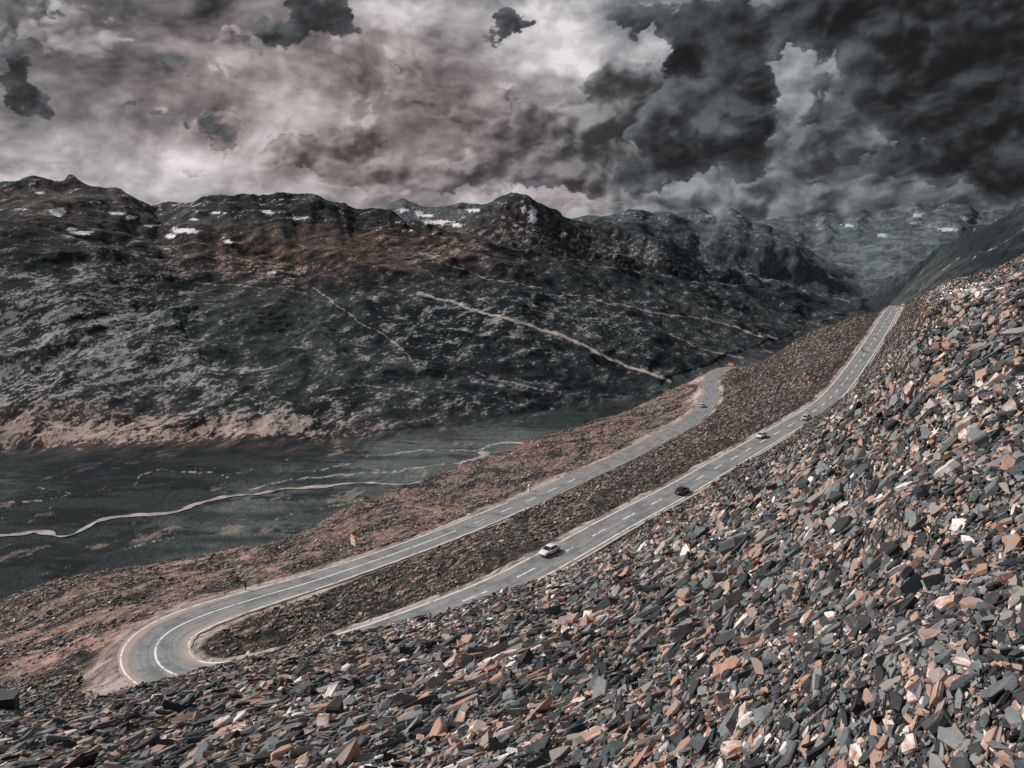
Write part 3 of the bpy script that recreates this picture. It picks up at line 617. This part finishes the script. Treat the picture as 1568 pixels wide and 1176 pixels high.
def motorcycle():
    bm=bmesh.new()
    def setm(r,mi):
        for f in {f for v in r['verts'] for f in v.link_faces}: f.material_index=mi
    for x in (-.68,.70):
        N_=20; R_,r_=.28,.055; ring=[]
        for i in range(N_):
            a=2*math.pi*i/N_; ring.append([bm.verts.new((x+(R_+r_*math.cos(b))*math.cos(a),r_*math.sin(b),.33+(R_+r_*math.cos(b))*math.sin(a))) for b in [k*math.pi/3 for k in range(6)]])
        for i in range(N_):
            for j in range(6):
                f=bm.faces.new((ring[i][j],ring[(i+1)%N_][j],ring[(i+1)%N_][(j+1)%6],ring[i][(j+1)%6])); f.material_index=1
        setm(bmesh.ops.create_cone(bm,cap_ends=True,segments=12,radius1=.07,radius2=.07,depth=.12,matrix=Matrix.Translation((x,0,.33))@Matrix.Rotation(math.pi/2,4,'X')),2)
        for a in range(5):
            setm(bmesh.ops.create_cube(bm,size=1,matrix=Matrix.Translation((x,0,.33))@Matrix.Rotation(a*math.pi/5,4,'Y')@Matrix.Diagonal((.5,.02,.02,1))),2)
    def bar(a,b,r,mi):
        a,b=Vector(a),Vector(b); d=b-a
        setm(bmesh.ops.create_cone(bm,cap_ends=True,segments=8,radius1=r,radius2=r*.9,depth=d.length,matrix=Matrix.Translation((a+b)/2)@d.to_track_quat('Z','Y').to_matrix().to_4x4()),mi)
    for s in (.09,-.09): bar((.70,s,.33),(.45,s,.95),.025,2); bar((-.68,s,.33),(-.1,s,.45),.025,2)
    bar((.45,0,.9),(-.05,0,.45),.04,0); bar((.47,-.34,1.06),(.47,.34,1.06),.016,1); bar((.47,0,.9),(.47,0,1.06),.03,1); bar((.1,.13,.3),(-.75,.15,.42),.04,2)
    for c,s,mi in (((.18,0,.84),(.48,.26,.20),0),((-.32,0,.82),(.62,.26,.10),1),((.02,0,.50),(.36,.28,.32),2),((.58,0,.92),(.14,.18,.2),3),((-.72,0,.86),(.26,.24,.16),0)):
        r=bmesh.ops.create_cube(bm,size=1,matrix=Matrix.Translation(c)@Matrix.Diagonal((*s,1)))
        setm(r,mi); ed=list({e for v in r['verts'] for e in v.link_edges}); bmesh.ops.bevel(bm,geom=ed,offset=min(s)*.3,segments=2,affect='EDGES')
    me=bpy.data.meshes.new('motorcycle'); bm.to_mesh(me); bm.free()
    for mm in (simple('bike_paint',(.12,.02,.02),.3),tyre,rim,lampm): me.materials.append(mm)
    ob=bpy.data.objects.new('motorcycle',me); scene.collection.objects.link(ob); return ob
mc=motorcycle(); place(mc,1311,529,-1.5,True,(0,ihair))
rd_=person('rider',(0,0,0),0,(.02,.02,.025),(.03,.03,.04),'ride'); rd_.parent=mc
# ------------------------------------------------------------------ signs & posts
steel=simple('galvanised_steel',(.35,.36,.37),.5,.3); redp=simple('red_sign_paint',(.68,.05,.03),.5); whp=simple('white_sign_paint',(.80,.78,.76),.5,var=.1); orp=simple('orange_sign_paint',(.75,.17,.06),.5)
def boxes(name,parts,loc,yawz,mats,sc=1):
    bm=bmesh.new()
    for c,s,mi in parts:
        b2=bmesh.new(); bmesh.ops.create_cube(b2,size=1,matrix=Matrix.Translation(c)@Matrix.Diagonal((*s,1))); bmesh.ops.bevel(b2,geom=b2.edges[:],offset=min(s)*.15,segments=1,affect='EDGES')
        for f in b2.faces: f.material_index=mi
        tm=bpy.data.meshes.new('t'); b2.to_mesh(tm); b2.free(); bm.from_mesh(tm); bpy.data.meshes.remove(tm)
    me=bpy.data.meshes.new(name); bm.to_mesh(me); bm.free()
    for mm in mats: me.materials.append(mm)
    ob=bpy.data.objects.new(name,me); scene.collection.objects.link(ob); ob.location=loc; ob.rotation_euler=(0,0,yawz); ob.scale=(sc,sc,sc); return ob
boxes('information_sign',[((-.75,0,1.2),(.12,.12,2.7),0),((.75,0,1.2),(.12,.12,2.7),0),((0,-.1,2.15),(1.8,.06,.6),1),((0,-.1,1.35),(1.8,.06,.95),2),((0,-.145,2.15),(1.4,.02,.14),2),((0,-.145,1.5),(1.3,.02,.1),0),((0,-.145,1.2),(1.3,.02,.1),0)],ground_at(542,843),-1.0,(steel,orp,whp),1.5)
boxes('warning_sign',[((0,0,.9),(.12,.12,2.2),0),((0,-.1,2.3),(2.4,.06,1.2),1),((0,-.145,2.3),(2.0,.02,.18),2)],ground_at(1119,568),-1.0,(steel,redp,whp),1.6)
boxes('milestone',[((0,0,.5),(.6,.35,1.7),0),((0,0,1.42),(.5,.3,.2),0),((0,-.18,.9),(.35,.02,.4),1)],ground_at(810,752),-1.0,(whp,redp),1.2)
boxes('equipment_cabinet',[((0,0,.75),(2.6,1.4,1.6),0),((0,0,1.62),(2.9,1.7,.12),0),((-.6,-.71,.8),(1.0,.03,1.3),1),((.6,-.71,.8),(1.0,.03,1.3),1),((0,0,-.2),(2.8,1.6,.3),1)],ground_at(2,1092),.2,(simple('dark_metal',(.025,.028,.03),.6),trim),1.2)
# ------------------------------------------------------------------ sky: ring of storm cloud round the horizon
azv=np.r_[np.linspace(-180,-48,150,endpoint=False),np.linspace(-48,48,1700,endpoint=False),np.linspace(48,180,150)]
elv=np.r_[np.linspace(-6,-1,6,endpoint=False),np.linspace(-1,19,540,endpoint=False),np.linspace(19,34,60)]
AZ,EL=np.meshgrid(np.radians(azv),np.radians(elv))
a_=AZ; e_=EL*1.3
w1x=.05*fb(a_*7,e_*7,3,.5,500); w1y=.032*fb(a_*7,e_*7,3,.5,510)
w2x=.014*fb(a_*30,e_*30,5,.6,520); w2y=.012*fb(a_*30,e_*30,5,.6,530)
qa=AZ+w1x*.4+w2x*1.2; qe=EL+w1y*.4+w2y*1.2
def blobs(lst,base):
    o=np.full(AZ.shape,base)
    for (px,py,rx,ry,am) in lst:
        u,v=ray(px,py); a=math.atan(u); e=math.atan2(-v,math.sqrt(1+u*u))
        o+=am*np.exp(-((qa-a)*F/rx)**2-((qe-e)*F/ry)**2)
    return o
def dens_(ox,oy,s,lo=0):
    x=a_+w1x*.2+w2x*.35+ox; y=e_+w1y*.2+w2y*.35+oy
    return .62*fb(x*8,y*8,8-lo,.55,s)+.62*billow(x*13,y*13,6-lo,.55,s+20)
dA=dens_(0,0,540); rA=(dens_(0,0,540,3)-dens_(-.008,.016,540,3))+.5*(dA-dens_(-.003,.006,540))
dB=dens_(0,0,600); rB=(dens_(0,0,600,3)-dens_(-.008,.016,600,3))+.5*(dB-dens_(-.003,.006,600))
strk=fb(a_*6+w1x*3,e_*17+w1y*6,7,.6,660)
soft=fb(a_*11+w1x*3,e_*13+w1y*3,7,.58,680)
def softlo(v,lo,k=.05): return lo+k*np.log1p(np.exp(np.clip((v-lo)/k,-30,30)))
bgc=blobs([(140,10,280,60,-.13),(60,150,130,50,-.04),(330,240,200,36,.13),(180,288,240,26,.19),(610,25,46,34,.20),(690,10,60,24,.18),(850,58,80,58,.34),(450,95,130,18,.13),(600,140,110,40,-.05),
   (1010,82,60,20,.22),(1205,130,30,60,.12),(850,300,90,16,.20),(1350,318,240,20,-.06),(1300,210,230,60,-.15),(20,268,70,22,.14),(420,150,40,60,.12)],.515)
bgc+=.15*strk+.14*soft+.18*np.clip(rA,-.5,.5)
mid=blobs([(770,225,110,80,.75),(690,170,50,40,.5),(510,228,100,28,.75),(330,185,24,50,.60),(920,170,100,130,.70),(660,270,190,22,.70),(1000,220,160,80,.55),(1350,200,320,150,.80),(200,175,46,16,.52),(355,75,50,36,.50),(110,35,200,40,.55),(1350,310,260,30,.50),(850,55,80,65,-.8),(670,20,70,40,-.5),(1205,120,26,44,-.40),(590,130,80,40,.55),(1010,80,60,20,-.8),(860,302,90,14,-.7),(60,230,120,20,.2)],-.42)
hm=mid+dA; mm_=sstep(hm/.11); mc_=sstep(hm/.8)
rgt=sstep((AZ-math.radians(12))/math.radians(10))
mv=.50-.15*mc_-.08*rgt+.46*np.clip(rA,-.4,.4)+.07*strk+.10*soft+.08*np.clip(dA,-.5,.5)
mv=softlo(np.minimum(mv,.72),.22)
lum=bgc*(1-mm_)+mv*mm_
dk=blobs([(400,62,60,22,.95),(505,28,80,38,1.05),(240,97,50,17,.9),(45,137,20,36,.85),(200,172,30,10,.5),(785,35,46,22,.9),(1055,95,40,30,.95),(1130,150,90,70,1.),(1060,220,110,46,.85),(960,268,90,22,.58),(1480,110,150,90,1.1),(1300,20,280,40,1.0),(1560,80,120,200,.75),(1380,258,150,18,.62),(1560,230,100,60,.5),
   (1210,135,26,58,-.95),(1290,212,80,20,-.45),(690,285,130,12,.30),(860,60,60,50,-.5),(1010,80,55,18,-.7),(90,3,170,12,.5)],-.48)
hd=dk+dB; dm=sstep(hd/.14); dc=sstep(hd/.8)
dv=.335-.15*dc+.28*np.clip(rB,-.4,.4)+.05*strk+.08*soft+.04*np.clip(dB,-.5,.5); dv=softlo(np.minimum(dv,.55),.14,.04)
lum=lum*(1-dm)+dv*dm
top=sstep((np.degrees(EL)-20)/12); lum=lum*(1-top)+.40*top
lin=np.clip(lum,.12,.88)**2.2
wm=np.clip(blobs([(300,150,420,200,.7),(650,180,280,160,.6),(860,300,90,30,.5)],0.),0,1)
t1=np.array([.92,1.0,1.08])+(np.array([1.15,.95,.93])-np.array([.92,1.0,1.08]))*wm[...,None]
t1=t1+(np.array([.92,1.,1.09])-t1)*(dm*.8)[...,None]
hi=sstep((lum-.55)/.2)[...,None]; t1=t1+(np.array([1.05,.985,1.0])-t1)*hi*.7
skycol=lin[...,None]*t1
Rs=45000.
me=bpy.data.meshes.new('sky'); nr_,nc_=AZ.shape
fill(me,np.stack([Rs*np.cos(EL)*np.sin(AZ),Rs*np.cos(EL)*np.cos(AZ),Rs*np.sin(EL)],-1).reshape(-1,3),gridq(nr_,nc_))
a=me.color_attributes.new('cloud','FLOAT_COLOR','POINT'); a.data.foreach_set('color',np.concatenate([skycol.reshape(-1,3),np.ones((nr_*nc_,1))],1).astype(np.float32).ravel())
m=bpy.data.materials.new('storm_cloud'); m.use_nodes=True; nt=m.node_tree; nt.nodes.clear()
o=nt.nodes.new('ShaderNodeOutputMaterial'); em=nt.nodes.new('ShaderNodeEmission'); at=nt.nodes.new('ShaderNodeAttribute'); at.attribute_name='cloud'
nt.links.new(at.outputs['Color'],em.inputs[0]); nt.links.new(em.outputs[0],o.inputs[0]); m.cycles.emission_sampling='NONE'; me.materials.append(m)
scene.collection.objects.link(bpy.data.objects.new('sky',me))
# ------------------------------------------------------------------ world above the cloud ring, sun, camera
A=math.radians(-68); E=math.radians(40)
wd=bpy.data.worlds.new('World'); scene.world=wd; wd.use_nodes=True; nt=wd.node_tree; nt.nodes.clear(); n=N(nt)
wd.cycles.sampling_method='NONE'
out=n.n('ShaderNodeOutputWorld'); bg=n.n('ShaderNodeBackground'); nt.links.new(bg.outputs[0],out.inputs[0])
sky=n.n('ShaderNodeTexSky',sky_type='NISHITA',sun_disc=False,sun_elevation=E,sun_rotation=A,altitude=4000)
k=n.noise(n.n('ShaderNodeTexCoord').outputs['Generated'],3,2)
cl=n.mix(n.ss(k,.4,.6),(1.0,1.05,1.15),(2.6,2.5,2.5))
n.set(bg.inputs[0],n.mix(.85,sky.outputs[0],cl)); bg.inputs[1].default_value=.1
sd=bpy.data.lights.new('sun','SUN'); sd.energy=4.5; sd.angle=math.radians(.8); sd.color=(1,.95,.89)
so=bpy.data.objects.new('sun',sd); scene.collection.objects.link(so)
so.rotation_euler=Vector((math.sin(A)*math.cos(E),math.cos(A)*math.cos(E),math.sin(E))).to_track_quat('Z','Y').to_euler()
cd=bpy.data.cameras.new('camera'); cd.sensor_width=36; cd.lens=36*F/1568; cd.clip_end=90000; cd.clip_start=.1
co_=bpy.data.objects.new('camera',cd); scene.collection.objects.link(co_); co_.location=(0,0,0); co_.rotation_euler=(math.pi/2-P,0,0); scene.camera=co_
scene.view_settings.view_transform='Standard'; scene.view_settings.look='None'; scene.view_settings.exposure=0
print('script',time.time()-T0,'stones',nS)
